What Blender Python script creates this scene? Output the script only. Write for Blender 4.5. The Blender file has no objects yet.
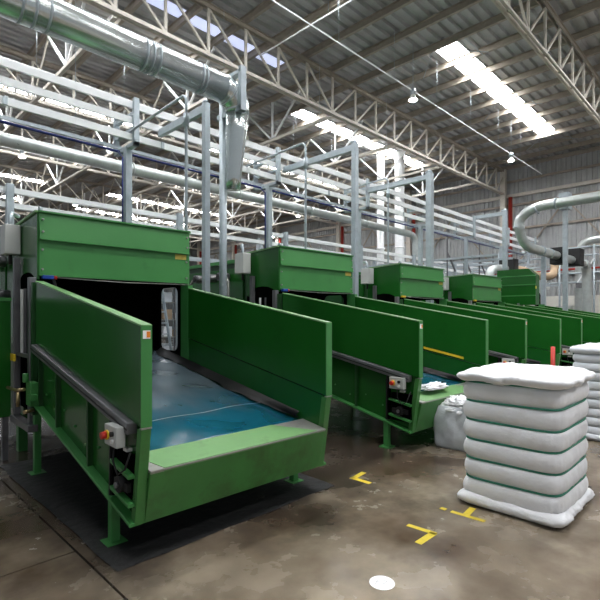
import bpy, math, random
from mathutils import Vector, noise, Matrix
random.seed(4)
S = bpy.context.scene
COL = S.collection
PI = math.pi

# ------------------------------------------------------------------ camera, world, exposure
CAMZ = 1.65; F = 466.0; HY = 316.0
YAW = math.radians(44.75)                     # view direction measured from +X towards +Y
VD = Vector((math.cos(YAW), math.sin(YAW), 0)); VR = Vector((math.sin(YAW), -math.cos(YAW), 0))
cd = bpy.data.cameras.new('camera'); cam = bpy.data.objects.new('camera', cd); COL.objects.link(cam)
cam.location = (0, 0, CAMZ); cam.rotation_euler = (PI/2, 0, YAW - PI/2)
cd.sensor_width = 36; cd.lens = F/600*36; cd.shift_y = (HY-300)/600
cd.clip_end = 300
S.camera = cam
S.view_settings.view_transform = 'Standard'; S.view_settings.look = 'None'
S.view_settings.gamma = 1; S.view_settings.use_curve_mapping = False
S.view_settings.exposure = 0.5
SKY = 0.24; SKYLIGHT = 26.0; LAMP = 220.0
w = bpy.data.worlds.new('world'); S.world = w; w.use_nodes = True
bg = w.node_tree.nodes['Background']; bg.inputs[0].default_value = (0.86, 0.93, 1.0, 1); bg.inputs[1].default_value = SKY

def px_ground(x, y, z=0.0):
    """world point at height z seen at pixel x, y"""
    d = F*(CAMZ-z)/(y-HY); r = (x-300)*d/F
    p = VD*d + VR*r
    return Vector((p.x, p.y, z))

# ------------------------------------------------------------------ materials
def srgb(c):
    return tuple((v/255/12.92 if v/255 <= .04045 else ((v/255+.055)/1.055)**2.4) for v in c) + (1,)
def mat(name, rgb, rough=.5, metal=0.0, var=.12, scale=6.0, bump=0.0, bscale=40.0, dirt=None, dirt_amt=.5, dscale=2.5, coat=0.0, rvar=.1, emit=0, dthr=.55):
    m = bpy.data.materials.new(name); m.use_nodes = True
    nt = m.node_tree; N = nt.nodes; L = nt.links; b = N['Principled BSDF']
    c = srgb(rgb)
    tc = N.new('ShaderNodeTexCoord')
    nz = N.new('ShaderNodeTexNoise'); nz.inputs['Scale'].default_value = scale; nz.inputs['Detail'].default_value = 5
    L.new(tc.outputs['Object'], nz.inputs['Vector'])
    rp = N.new('ShaderNodeValToRGB')
    rp.color_ramp.elements[0].position = .3; rp.color_ramp.elements[1].position = .7
    rp.color_ramp.elements[0].color = tuple(v*(1-var) for v in c[:3])+(1,)
    rp.color_ramp.elements[1].color = tuple(min(1, v*(1+var)) for v in c[:3])+(1,)
    L.new(nz.outputs['Fac'], rp.inputs[0])
    out = rp.outputs[0]
    if dirt:
        n2 = N.new('ShaderNodeTexNoise'); n2.inputs['Scale'].default_value = dscale; n2.inputs['Detail'].default_value = 8; n2.inputs['Roughness'].default_value = .65
        L.new(tc.outputs['Object'], n2.inputs['Vector'])
        r2 = N.new('ShaderNodeValToRGB'); r2.color_ramp.elements[0].position = dthr; r2.color_ramp.elements[1].position = dthr+.2
        r2.color_ramp.elements[0].color = (0, 0, 0, 1); r2.color_ramp.elements[1].color = (dirt_amt,)*3+(1,)
        L.new(n2.outputs['Fac'], r2.inputs[0])
        mx = N.new('ShaderNodeMixRGB'); mx.inputs[2].default_value = srgb(dirt)
        L.new(r2.outputs[0], mx.inputs[0]); L.new(out, mx.inputs[1]); out = mx.outputs[0]
    L.new(out, b.inputs['Base Color'])
    b.inputs['Metallic'].default_value = metal
    mr = N.new('ShaderNodeMapRange'); mr.inputs[3].default_value = max(.03, rough-rvar); mr.inputs[4].default_value = min(1, rough+rvar)
    L.new(nz.outputs['Fac'], mr.inputs[0]); L.new(mr.outputs[0], b.inputs['Roughness'])
    if coat: b.inputs['Coat Weight'].default_value = coat
    if bump:
        n3 = N.new('ShaderNodeTexNoise'); n3.inputs['Scale'].default_value = bscale; n3.inputs['Detail'].default_value = 4
        L.new(tc.outputs['Object'], n3.inputs['Vector'])
        bp = N.new('ShaderNodeBump'); bp.inputs['Strength'].default_value = bump; bp.inputs['Distance'].default_value = .02
        L.new(n3.outputs['Fac'], bp.inputs['Height']); L.new(bp.outputs[0], b.inputs['Normal'])
    if emit:
        b.inputs['Emission Color'].default_value = c; b.inputs['Emission Strength'].default_value = emit
    return m

M = {}
M['green'] = mat('green_paint', (62, 130, 66), .38, var=.06, scale=3, dirt=(20, 40, 18), dirt_amt=.35, dscale=3.5, dthr=.58)
M['green_deep'] = mat('green_gloss_panel', (26, 88, 28), .22, var=.08, scale=2, dirt=(12, 35, 12), dirt_amt=.4, dscale=3, dthr=.6, rvar=.06)
M['green_pale'] = mat('worn_pale_green_paint', (112, 156, 100), .42, var=.08, dirt=(70, 80, 60), dirt_amt=.4, dscale=6)
M['green_worn'] = mat('grimy_green_paint', (60, 120, 56), .4, var=.1, scale=4, dirt=(52, 66, 30), dirt_amt=.6, dscale=3.2, dthr=.47)
M['green_body'] = mat('dark_green_body', (28, 72, 32), .4, var=.15, dirt=(12, 16, 10), dirt_amt=.7, dscale=3)
M['black'] = mat('black_rubber', (16, 16, 16), .6, var=.3)
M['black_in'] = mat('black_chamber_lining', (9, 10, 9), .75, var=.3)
M['dsteel'] = mat('dark_steel', (108, 108, 110), .4, metal=.35, var=.15, dirt=(40, 38, 36), dirt_amt=.5)
M['steel'] = mat('brushed_steel', (165, 163, 158), .38, metal=.6, var=.12, dirt=(95, 90, 84), dirt_amt=.5, dscale=8)
M['galv'] = mat('galvanised_steel', (168, 178, 184), .42, metal=.35, var=.1, scale=9)
M['duct'] = mat('shiny_spiral_duct', (205, 212, 212), .24, metal=.85, var=.03, scale=1.2, rvar=.03)
M['duct_grey'] = mat('dull_galvanised_duct', (186, 192, 190), .32, metal=.55, var=.1)
M['white_steel'] = mat('white_painted_steel', (228, 230, 231), .45, var=.05)
M['beige_steel'] = mat('cream_painted_steel', (200, 194, 183), .5, var=.08)
M['purlin'] = mat('taupe_painted_steel', (158, 149, 136), .55, var=.1)
M['roof'] = mat('galvanised_roof_sheet', (176, 177, 178), .5, metal=.1, var=.14, scale=1.2, dirt=(120, 118, 116), dirt_amt=.5, dscale=.8)
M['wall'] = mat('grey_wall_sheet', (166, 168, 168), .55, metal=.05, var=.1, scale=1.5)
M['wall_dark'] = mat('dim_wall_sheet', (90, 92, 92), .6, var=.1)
M['masonry'] = mat('white_masonry', (215, 213, 205), .8, var=.05)
M['blue'] = mat('blue_paint', (18, 38, 108), .4)
M['blue_box'] = mat('blue_plastic', (18, 62, 150), .35)
M['red'] = mat('red_paint', (190, 42, 30), .4)
M['brick_red'] = mat('red_oxide_paint', (140, 38, 26), .5)
M['yellow'] = mat('yellow_paint', (225, 190, 40), .5, var=.1)
M['plate'] = mat('pale_yellow_label', (206, 184, 84), .5, var=.1, scale=30, dirt=(120, 110, 60), dirt_amt=.6, dscale=40)
M['tape'] = mat('yellow_floor_tape', (214, 190, 44), .6, var=.15, dirt=(110, 98, 60), dirt_amt=.6, dscale=18)
M['orange'] = mat('orange_print', (232, 130, 30), .5)
M['white'] = mat('white_plastic', (228, 228, 224), .45, var=.04)
M['grey_box'] = mat('light_grey_enclosure', (186, 188, 184), .45, var=.04)
M['sheet'] = mat('white_cotton_sheet', (236, 236, 238), .85, var=.04, scale=5, bump=.6, bscale=8, dirt=(205, 200, 190), dirt_amt=.35, dscale=4)
M['sheet_grey'] = mat('greyish_cotton_sheet', (214, 218, 224), .85, var=.06, scale=5, bump=.5, bscale=9, dirt=(150, 155, 170), dirt_amt=.35, dscale=4)
M['strap'] = mat('green_strap', (40, 128, 102), .5)
M['brass'] = mat('worn_brass', (170, 150, 110), .35, metal=.8)
M['canvas'] = mat('tan_flexible_hose', (176, 152, 124), .7, var=.1)
M['paper'] = mat('white_paper', (244, 244, 244), .7, var=.01)
M['ink'] = mat('grey_ink', (150, 150, 150), .7)
M['dirtmat'] = mat('oily_black_mat', (15, 15, 15), .62, var=.35, scale=3, dirt=(95, 95, 94), dirt_amt=.7, dscale=5, dthr=.68, bump=.6, bscale=12)

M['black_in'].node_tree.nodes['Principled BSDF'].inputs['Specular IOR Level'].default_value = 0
def glass_mat():
    m = bpy.data.materials.new('clear_window_pane'); m.use_nodes = True
    nt = m.node_tree; nt.nodes.clear()
    o = nt.nodes.new('ShaderNodeOutputMaterial'); t = nt.nodes.new('ShaderNodeBsdfTransparent'); g = nt.nodes.new('ShaderNodeBsdfGlossy')
    g.inputs['Roughness'].default_value = .05; t.inputs[0].default_value = (.85, .88, .9, 1)
    mx = nt.nodes.new('ShaderNodeMixShader'); mx.inputs[0].default_value = .1
    nt.links.new(t.outputs[0], mx.inputs[1]); nt.links.new(g.outputs[0], mx.inputs[2]); nt.links.new(mx.outputs[0], o.inputs[0])
    return m
M['glass'] = glass_mat()
def emis(name, col, s):
    m = bpy.data.materials.new(name); m.use_nodes = True
    b = m.node_tree.nodes['Principled BSDF']; b.inputs['Base Color'].default_value = (.8, .8, .8, 1)
    nz = m.node_tree.nodes.new('ShaderNodeTexNoise'); nz.inputs['Scale'].default_value = 2
    mr = m.node_tree.nodes.new('ShaderNodeMapRange'); mr.inputs[3].default_value = s*.85; mr.inputs[4].default_value = s*1.15
    m.node_tree.links.new(nz.outputs['Fac'], mr.inputs[0]); m.node_tree.links.new(mr.outputs[0], b.inputs['Emission Strength'])
    b.inputs['Emission Color'].default_value = col
    return m
M['skylight'] = emis('daylit_translucent_sheet', (.97, .98, 1, 1), SKYLIGHT)
M['skylight_blue'] = emis('hazy_blue_glazing', (.50, .57, .86, 1), .75)
M['lamp'] = emis('lamp_lens', (.96, .98, 1, 1), LAMP)

def belt_mat():
    m = mat('teal_conveyor_belt', (14, 80, 98), .2, var=.12, scale=4, rvar=.08)
    nt = m.node_tree; N = nt.nodes; L = nt.links; b = N['Principled BSDF']
    src = b.inputs['Base Color'].links[0].from_socket
    tc = N.new('ShaderNodeTexCoord'); sp = N.new('ShaderNodeSeparateXYZ'); L.new(tc.outputs['Object'], sp.inputs[0])
    nz = N.new('ShaderNodeTexNoise'); nz.inputs['Scale'].default_value = 3; nz.inputs['Detail'].default_value = 7
    mp = N.new('ShaderNodeMapping'); mp.inputs['Scale'].default_value = (1, .35, 1); L.new(tc.outputs['Object'], mp.inputs[0]); L.new(mp.outputs[0], nz.inputs['Vector'])
    a = N.new('ShaderNodeMath'); a.operation = 'MULTIPLY_ADD'; a.inputs[1].default_value = 1.1; L.new(nz.outputs['Fac'], a.inputs[0]); L.new(sp.outputs['Y'], a.inputs[2])
    r = N.new('ShaderNodeValToRGB'); r.color_ramp.elements[0].position = 0; r.color_ramp.elements[1].position = 1
    mr = N.new('ShaderNodeMapRange'); mr.inputs[1].default_value = 1.35; mr.inputs[2].default_value = 2.1
    L.new(a.outputs[0], mr.inputs[0]); L.new(mr.outputs[0], r.inputs[0])
    mx = N.new('ShaderNodeMixRGB'); mx.inputs[2].default_value = srgb((84, 98, 106)); L.new(r.outputs[0], mx.inputs[0]); L.new(src, mx.inputs[1])
    L.new(mx.outputs[0], b.inputs['Base Color'])
    return m
M['belt'] = belt_mat()

def floor_mat():
    m = bpy.data.materials.new('stained_polished_concrete'); m.use_nodes = True
    nt = m.node_tree; N = nt.nodes; L = nt.links; b = N['Principled BSDF']
    tc = N.new('ShaderNodeTexCoord')
    def nz(scale, detail=6, rough=.6, dist=0):
        n = N.new('ShaderNodeTexNoise'); n.inputs['Scale'].default_value = scale; n.inputs['Detail'].default_value = detail
        n.inputs['Roughness'].default_value = rough; n.inputs['Distortion'].default_value = dist
        L.new(tc.outputs['Object'], n.inputs['Vector']); return n
    def ramp(s, p0, p1, c0, c1):
        r = N.new('ShaderNodeValToRGB'); r.color_ramp.elements[0].position = p0; r.color_ramp.elements[1].position = p1
        r.color_ramp.elements[0].color = c0; r.color_ramp.elements[1].color = c1; L.new(s, r.inputs[0]); return r
    a = ramp(nz(.9, 4, .55, 0).outputs['Fac'], .34, .68, srgb((76, 60, 45)), srgb((160, 147, 127)))
    d = ramp(nz(4, 5, .62).outputs['Fac'], .38, .8, (0, 0, 0, 1), (.6, .6, .6, 1))
    m1 = N.new('ShaderNodeMixRGB'); m1.inputs[2].default_value = srgb((50, 38, 29)); L.new(d.outputs[0], m1.inputs[0]); L.new(a.outputs[0], m1.inputs[1])
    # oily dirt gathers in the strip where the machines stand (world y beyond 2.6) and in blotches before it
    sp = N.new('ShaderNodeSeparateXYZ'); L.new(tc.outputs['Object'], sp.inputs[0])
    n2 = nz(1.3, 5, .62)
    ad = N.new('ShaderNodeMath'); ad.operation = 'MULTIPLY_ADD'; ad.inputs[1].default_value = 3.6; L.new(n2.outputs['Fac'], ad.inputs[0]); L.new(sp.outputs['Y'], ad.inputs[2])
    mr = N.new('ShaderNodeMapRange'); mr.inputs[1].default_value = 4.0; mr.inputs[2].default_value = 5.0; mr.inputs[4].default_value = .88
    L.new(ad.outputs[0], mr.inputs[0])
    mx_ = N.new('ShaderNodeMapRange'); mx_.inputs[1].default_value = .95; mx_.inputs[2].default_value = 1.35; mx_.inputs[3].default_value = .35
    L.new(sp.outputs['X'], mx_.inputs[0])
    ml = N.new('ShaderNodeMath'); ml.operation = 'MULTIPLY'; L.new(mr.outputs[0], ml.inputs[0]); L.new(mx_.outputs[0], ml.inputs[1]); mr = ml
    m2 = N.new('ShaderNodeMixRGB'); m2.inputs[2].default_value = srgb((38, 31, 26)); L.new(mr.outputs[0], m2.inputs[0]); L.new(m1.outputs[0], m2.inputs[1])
    vo = N.new('ShaderNodeTexVoronoi'); vo.inputs['Scale'].default_value = 3.2; L.new(tc.outputs['Object'], vo.inputs['Vector'])
    sr = ramp(vo.outputs['Distance'], .035, .05, (.7, .7, .7, 1), (0, 0, 0, 1))
    m3 = N.new('ShaderNodeMixRGB'); m3.inputs[2].default_value = srgb((44, 36, 30)); L.new(sr.outputs[0], m3.inputs[0]); L.new(m2.outputs[0], m3.inputs[1])
    L.new(m3.outputs[0], b.inputs['Base Color'])
    rr = N.new('ShaderNodeMapRange'); rr.inputs[3].default_value = .08; rr.inputs[4].default_value = .42
    L.new(nz(1.8, 6).outputs['Fac'], rr.inputs[0]); L.new(rr.outputs[0], b.inputs['Roughness'])
    bp = N.new('ShaderNodeBump'); bp.inputs['Strength'].default_value = .06; bp.inputs['Distance'].default_value = .01
    L.new(nz(14, 3).outputs['Fac'], bp.inputs['Height']); L.new(bp.outputs[0], b.inputs['Normal'])
    return m
M['floor'] = floor_mat()

# ------------------------------------------------------------------ mesh helpers
class MB:
    def __init__(s): s.v = []; s.f = []; s.sm = []
    def quad_add(s, vs, fs, smooth=False):
        n = len(s.v); s.v += [tuple(p) for p in vs]; s.f += [tuple(i+n for i in f) for f in fs]; s.sm += [smooth]*len(fs); return s
    def box(s, x0, x1, y0, y1, z0, z1):
        return s.hexa([(x0, y0, z0), (x1, y0, z0), (x1, y1, z0), (x0, y1, z0)], [(x0, y0, z1), (x1, y0, z1), (x1, y1, z1), (x0, y1, z1)])
    def hexa(s, b, t):
        return s.quad_add(list(b)+list(t), [(3, 2, 1, 0), (4, 5, 6, 7), (0, 1, 5, 4), (1, 2, 6, 5), (2, 3, 7, 6), (3, 0, 4, 7)])
    def prism(s, poly, axis, a, b):
        """poly: 2-D points in the plane perpendicular to axis ('x': (y,z), 'y': (x,z), 'z': (x,y))"""
        def P(p, k):
            return {'x': (k, p[0], p[1]), 'y': (p[0], k, p[1]), 'z': (p[0], p[1], k)}[axis]
        n = len(poly)
        vs = [P(p, a) for p in poly]+[P(p, b) for p in poly]
        return s.quad_add(vs, [tuple(range(n))[::-1], tuple(range(n, 2*n))]+[(i, (i+1) % n, n+(i+1) % n, n+i) for i in range(n)])
    def bar(s, p, q, w=.08, h=.08, up=(0, 0, 1)):
        p = Vector(p); q = Vector(q); d = (q-p).normalized(); u = Vector(up)
        if abs(d.dot(u)) > .95: u = Vector((0, 1, 0))
        r = d.cross(u).normalized(); u = r.cross(d).normalized()
        def ring(c): return [c-r*w/2-u*h/2, c+r*w/2-u*h/2, c+r*w/2+u*h/2, c-r*w/2+u*h/2]
        return s.hexa(ring(p), ring(q))
    def tube(s, path, r, n=12, caps=True):
        path = [Vector(p) for p in path]; k = len(path)
        rr = r if isinstance(r, (list, tuple)) else [r]*k
        prev = None; vs = []
        for i, p in enumerate(path):
            t = (path[min(i+1, k-1)]-path[max(i-1, 0)]).normalized()
            if prev is None:
                a = Vector((0, 0, 1)) if abs(t.z) < .9 else Vector((0, 1, 0))
                e = t.cross(a).normalized()
            else:
                e = (prev-t*prev.dot(t)).normalized()
            prev = e; g = t.cross(e)
            vs += [p+(e*math.cos(2*PI*j/n)+g*math.sin(2*PI*j/n))*rr[i] for j in range(n)]
        fs = [(i*n+j, i*n+(j+1) % n, (i+1)*n+(j+1) % n, (i+1)*n+j) for i in range(k-1) for j in range(n)]
        s.quad_add(vs, fs, True)
        if caps:
            m = len(s.v)-len(vs)
            s.f += [tuple(m+j for j in range(n))[::-1], tuple(m+(k-1)*n+j for j in range(n))]; s.sm += [False, False]
        return s
    def cyl(s, p, q, r, n=12): return s.tube([p, q], r, n)
    def build(s, name, m, parent=None, bevel=0):
        me = bpy.data.meshes.new(name); me.from_pydata(s.v, [], s.f); me.update()
        me.polygons.foreach_set('use_smooth', s.sm)
        me.materials.append(M[m] if isinstance(m, str) else m)
        import bmesh
        b = bmesh.new(); b.from_mesh(me); bmesh.ops.recalc_face_normals(b, faces=b.faces); b.to_mesh(me); b.free()
        o = bpy.data.objects.new(name, me); COL.objects.link(o)
        if parent is not None: o.parent = parent
        if bevel:
            md = o.modifiers.new('bevel', 'BEVEL'); md.width = bevel; md.segments = 2; md.limit_method = 'ANGLE'
        return o
def inst(o, parent=None, loc=None, rot=None, keepname=True):
    c = o.copy(); COL.objects.link(c); c.parent = parent if parent is not None else o.parent
    if loc is not None: c.location = loc
    if rot is not None: c.rotation_euler = rot
    return c
def empty(name, label=None, cat=None, loc=(0, 0, 0), rz=0, group=None, kind=None):
    o = bpy.data.objects.new(name, None); COL.objects.link(o); o.location = loc; o.rotation_euler = (0, 0, rz); o.empty_display_size = .2
    return tag(o, label, cat, group, kind)
def tag(o, label=None, cat=None, group=None, kind=None):
    if label: o['label'] = label
    if cat: o['category'] = cat
    if group: o['group'] = group
    if kind: o['kind'] = kind
    return o
def kids(o): return [c for c in list(S.objects) if c.parent == o]
def copy_tree(o, parent=None, loc=None, table=None):
    if table is None:
        table = {}
        for c in S.objects:
            if c.parent: table.setdefault(c.parent.name, []).append(c)
    c = o.copy(); COL.objects.link(c); c.parent = parent
    if loc is not None: c.location = loc
    for ch in table.get(o.name, []): copy_tree(ch, c, None, table)
    return c
def arc(c, r, a0, a1, u, v, n=8):
    c = Vector(c); u = Vector(u); v = Vector(v)
    return [c+(u*math.cos(a0+(a1-a0)*i/n)+v*math.sin(a0+(a1-a0)*i/n))*r for i in range(n+1)]

# ------------------------------------------------------------------ floor
fl = empty('floor', 'grey brown stained polished concrete floor with saw cut joints', 'floor', kind='structure')
XJ, YJ = 1.215, 3.42
def slab(x0, x1, y0, y1): MB().box(x0+.008, x1-.008, y0+.008, y1-.008, -.12, 0).build('floor_slab', 'floor', fl)
for (x0, x1, y0, y1) in [(-5, XJ, -9, -4), (-5, XJ, -4, YJ), (-5, XJ, YJ, 12), (-5, XJ, 12, 44), (XJ, 29, -9, 44)]: slab(x0, x1, y0, y1)
MB().box(-5, 29, -9, 44, -.2, -.03).build('joint_filler', 'black', fl)

# ------------------------------------------------------------------ roof, skylights, walls
NC = 12.62
NODE = [NC+1.31*k for k in range(-12, 13)]
TY = [-2.3, 4.26, 10.88, 17.29, 23.6, 30.7, 37.1, 43.3]
RZ = 10.55
XA, XB = -3.4, 28.55
roof = empty('ceiling', 'grey ribbed sheet roof with bright skylight strips', 'roof', kind='structure')
sky_rows = {-5.6: .72, .9: .72, 7.41: .76, 12.16: .5, 14.42: .72, 20.7: .72, 27.9: .72, 34.0: .72, 40.2: .72}
def ribbed(x0, x1, wd):
    """sheet with ribs along X, width wd along +Y, starting at y=0"""
    mb = MB(); n = max(1, round(wd/.333)); p = wd/n; prof = []
    for i in range(n):
        a = i*p
        prof += [(a, 0), (a+p*.45, 0), (a+p*.56, .085), (a+p*.89, .085)]
    prof.append((wd, 0))
    k = len(prof)
    vs = [(x0, y, z) for y, z in prof]+[(x1, y, z) for y, z in prof]+[(x0, y, z+.012) for y, z in prof]+[(x1, y, z+.012) for y, z in prof]
    fs = [(i, i+1, k+i+1, k+i) for i in range(k-1)]+[(2*k+i, 3*k+i, 3*k+i+1, 2*k+i+1) for i in range(k-1)]
    fs += [(i, 2*k+i, 2*k+i+1, i+1) for i in range(k-1)] + [(k+i, k+i+1, 3*k+i+1, 3*k+i) for i in range(k-1)]
    return mb.quad_add(vs, fs)
full = None; y = -8.6
rows = sorted(sky_rows)
def put_sheet(x0, x1, wd, y, nm='roof_sheet'):
    o = ribbed(x0, x1, wd).build(nm, 'roof', roof); o.location = (0, y, RZ); return o
halfs = []
while y < 43.4:
    nxt = [r for r in rows if r-sky_rows[r]/2 > y-1e-4]
    lim = (nxt[0]-sky_rows[nxt[0]]/2) if nxt else 43.5
    gap = lim-y
    n = max(1, round(gap/1.0)); wd = gap/n
    for i in range(n):
        o = put_sheet(XA, NC, wd-.006, y+i*wd); put_sheet(NC+.003, XB, wd-.006, y+i*wd)
    if not nxt: break
    r = nxt[0]; sw = sky_rows[r]; y0 = r-sw/2
    blue = sw < .6
    spans = [(-10, -1)] if blue else [(-10, -2), (1, 9)]
    x = XA
    for a, b in spans:
        xa, xb = NC+1.31*a, NC+1.31*b
        put_sheet(x, xa, sw-.006, y0); x = xb
        for xe in (xa-.02, xb+.0):
            MB().box(xe, xe+.02, y0-.05, y0+sw+.05, RZ-.01, RZ+.13).build('light_stop_strip', 'roof', roof)  # added strip, stops skylight glow leaking out under the sheet ribs
        for k in range(a, b):
            q = MB().box(NC+1.31*k+.03, NC+1.31*(k+1)-.03, 0, sw-.02, .0, .02).build('skylight_panel', 'skylight_blue' if blue else 'skylight', roof)
            q.location = (0, y0+.01, RZ+.01)
            if blue: q['label'] = 'hazy blue glazed roof panel'
    put_sheet(x, XB, sw-.006, y0)
    y = y0+sw
pm = MB()
pm.box(-.05, .05, -8.6, 43.5, 0, .012); pm.box(-.012, .012, -8.6, 43.5, .012, .2); pm.box(-.065, .065, -8.6, 43.5, .2, .215)
pu = pm.build('purlin', 'purlin', roof); pu.location = (NODE[0], 0, RZ-.218)
for x in NODE[1:]: inst(pu, loc=(x, 0, RZ-.218))
ap = MB().box(-3.5, 29.2, -9, 44, 0, .05).build('roof_deck', 'wall_dark', roof); ap.location = (0, 0, RZ+.12)

def ribwall(wd, h, n=4):
    mb = MB(); p = wd/n; prof = []
    for i in range(n):
        a = i*p; prof += [(a, 0), (a+p*.42, 0), (a+p*.54, -.06), (a+p*.86, -.06)]
    prof.append((wd, 0)); k = len(prof)
    vs = [(x, y, 0) for y, x in prof]+[(x, y, h) for y, x in prof]
    return mb.quad_add(vs, [(i, i+1, k+i+1, k+i) for i in range(k-1)])
WX = 28.4
wb = empty('wall_back', 'grey ribbed metal end wall on a white masonry base', 'wall', kind='structure')
MB().box(WX-.1, WX+.15, -9, 44, 0, 2.75).build('masonry_base', 'masonry', wb)
MB().box(WX+.06, WX+.2, -9, 44, 2.75, 10.7).build('wall_backing', 'wall_dark', wb)
sh = ribwall(.995, 7.85).build('wall_sheet', 'wall', wb); sh.location = (WX, -9, 2.75)
for i in range(1, 53): inst(sh, loc=(WX, -9+i, 2.75))
for z in (3.9, 5.3, 6.7, 8.1, 9.5): MB().box(WX-.16, WX-.02, -9, 44, z, z+.12).build('girt', 'purlin', wb)
MB().box(WX-.22, WX-.05, -9, 44, 8.62, 8.8).build('eaves_beam', 'beige_steel', wb)
for i, y in enumerate(TY):
    MB().box(WX-.42, WX-.2, y-.15, y+.15, 0, 10.3).build('wall_column', 'beige_steel', wb)
    MB().tube([(WX-.35, y-.42, 0), (WX-.35, y-.42, 8.6)], .11, 10).build('red_downpipe', 'brick_red', wb)
    if i < len(TY)-1:
        y2 = TY[i+1]
        MB().bar((WX-.2, y+.2, 4.0), (WX-.2, (y+y2)/2, 8.0), .07, .07).build('wall_brace', 'purlin', wb)
        MB().bar((WX-.2, (y+y2)/2, 8.0), (WX-.2, y2-.2, 4.0), .07, .07).build('wall_brace', 'purlin', wb)
MB().tube([(WX-.5, -9, 4.15), (WX-.5, 20, 4.15)], .05, 8).build('red_water_pipe', 'red', wb)
wl = empty('wall_left', 'dim grey ribbed metal wall at the far side of the hall', 'wall', kind='structure')
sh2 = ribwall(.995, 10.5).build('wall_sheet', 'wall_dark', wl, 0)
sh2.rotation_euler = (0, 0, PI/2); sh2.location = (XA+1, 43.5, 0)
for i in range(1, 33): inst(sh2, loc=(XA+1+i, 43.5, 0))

for i in range(2, 24, 4):
    for a, b in ((TY[1], TY[2]), (TY[2], TY[3])):
        m_ = (a+b)/2
        MB().bar((NODE[i], m_-1.2, RZ-.23), (NODE[i-1], m_-.1, RZ-.23), .02, .02).build('tie_rod', 'galv', roof)
        MB().bar((NODE[i], m_+1.2, RZ-.23), (NODE[i-1], m_+.1, RZ-.23), .02, .02).build('tie_rod', 'galv', roof)
        MB().bar((NODE[i-1], m_-1.0, RZ-.24), (NODE[i], m_-1.0, RZ-.24), .02, .02).build('tie_rod', 'galv', roof)
# ------------------------------------------------------------------ roof trusses along X
def truss_proto():
    t = empty('roof_truss'); ZB, ZT = 8.85, 10.22
    mb = MB(); xs, xe = NODE[0], NODE[-1]
    for s in (-.055, .055):
        mb.box(xs, xe, s-.012, s+.012, ZB-.05, ZB+.07); mb.box(xs, xe, s-.045 if s < 0 else s, s if s < 0 else s+.045, ZB-.05, ZB-.035)
    mb.build('bottom_chord', 'beige_steel', t)
    mb = MB()
    for s in (-.055, .055):
        mb.box(xs, xe, s-.012, s+.012, ZT-.07, ZT+.05); mb.box(xs, xe, s-.05 if s < 0 else s, s if s < 0 else s+.05, ZT+.035, ZT+.05)
    mb.build('top_chord', 'purlin', t)
    vp = MB().bar((0, 0, ZB), (0, 0, ZT), .075, .06).build('vertical_web', 'beige_steel', t); vp.location = (NODE[0], 0, 0)
    for x in NODE[1:]: inst(vp, loc=(x, 0, 0))
    d1 = MB().bar((0, 0, ZT-.05), (1.31, 0, ZB+.05), .06, .055, up=(0, 1, 0)).build('diagonal_web', 'beige_steel', t); d1.location = (NODE[0], 0, 0)
    for x in NODE[1:12]: inst(d1, loc=(x, 0, 0))
    d2 = MB().bar((0, 0, ZB+.05), (1.31, 0, ZT-.05), .06, .055, up=(0, 1, 0)).build('diagonal_web', 'beige_steel', t); d2.location = (NODE[12], 0, 0)
    for x in NODE[13:24]: inst(d2, loc=(x, 0, 0))
    return t
TL = {4.26: 'cream steel roof truss cutting the top corner above the curved pipe',
      10.88: 'largest cream roof truss running diagonally over the green machines',
      17.29: 'cream roof truss next behind the largest one, partly hidden by the silver duct',
      23.6: 'pale roof truss just below the long grey duct, middle of the far roof',
      30.7: 'thin pale roof truss over the nearest machine hood, far side of hall',
      37.1: 'farthest but one pale roof truss, low over the nearest hood',
      43.2: 'farthest pale roof truss against the dim far wall'}
tp = truss_proto()
for i, (y, l) in enumerate(TL.items()):
    t = tp if i == 0 else copy_tree(tp)
    t.location = (0, y, 0); tag(t, l, 'roof truss', 'roof trusses')
# cross trusses along Y (only beyond the second main truss)
def cross_proto():
    t = empty('cross_truss'); Y0 = TY[2]
    bc = MB()
    bc.box(-.05, .05, TY[2], TY[-1], 8.72, 8.82)
    bc.build('bottom_chord', 'beige_steel', t)
    for a, b in zip(TY[2:-1], TY[3:]):
        m = (a+b)/2; q = (b-a)/4
        MB().bar((0, m, 8.8), (0, m, 10.30), .07, .07).build('king_post', 'white_steel', t)
        for s in (-1, 1):
            MB().bar((0, m+s*.05, 8.8), (0, m+s*q, 10.29), .07, .06).build('web', 'white_steel', t)
            MB().bar((0, m+s*2*q-s*.05, 8.8), (0, m+s*q, 10.29), .05, .05).build('web', 'beige_steel', t)
    return t
ords = ['fourth cross truss from the end wall, under the purlins', 'fifth cross truss from the end wall, above the long grey duct', 'sixth cross truss from the end wall, behind the silver duct elbow',
        'cross truss nearest the camera, above the hood at the corner', 'third cross truss from the end wall, above the rail rack', 'second cross truss from the end wall, above the white pipes', 'cross truss nearest the end wall, at the end of the big truss']
cxs = [NC+3.93*k for k in (0, -1, -2, -3, 1, 2, 3)]
cp = cross_proto()
for i, x in enumerate(cxs):
    t = cp if i == 0 else copy_tree(cp)
    t.location = (x, 0, 0); tag(t, ords[i], 'cross truss', 'cross trusses')

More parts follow.
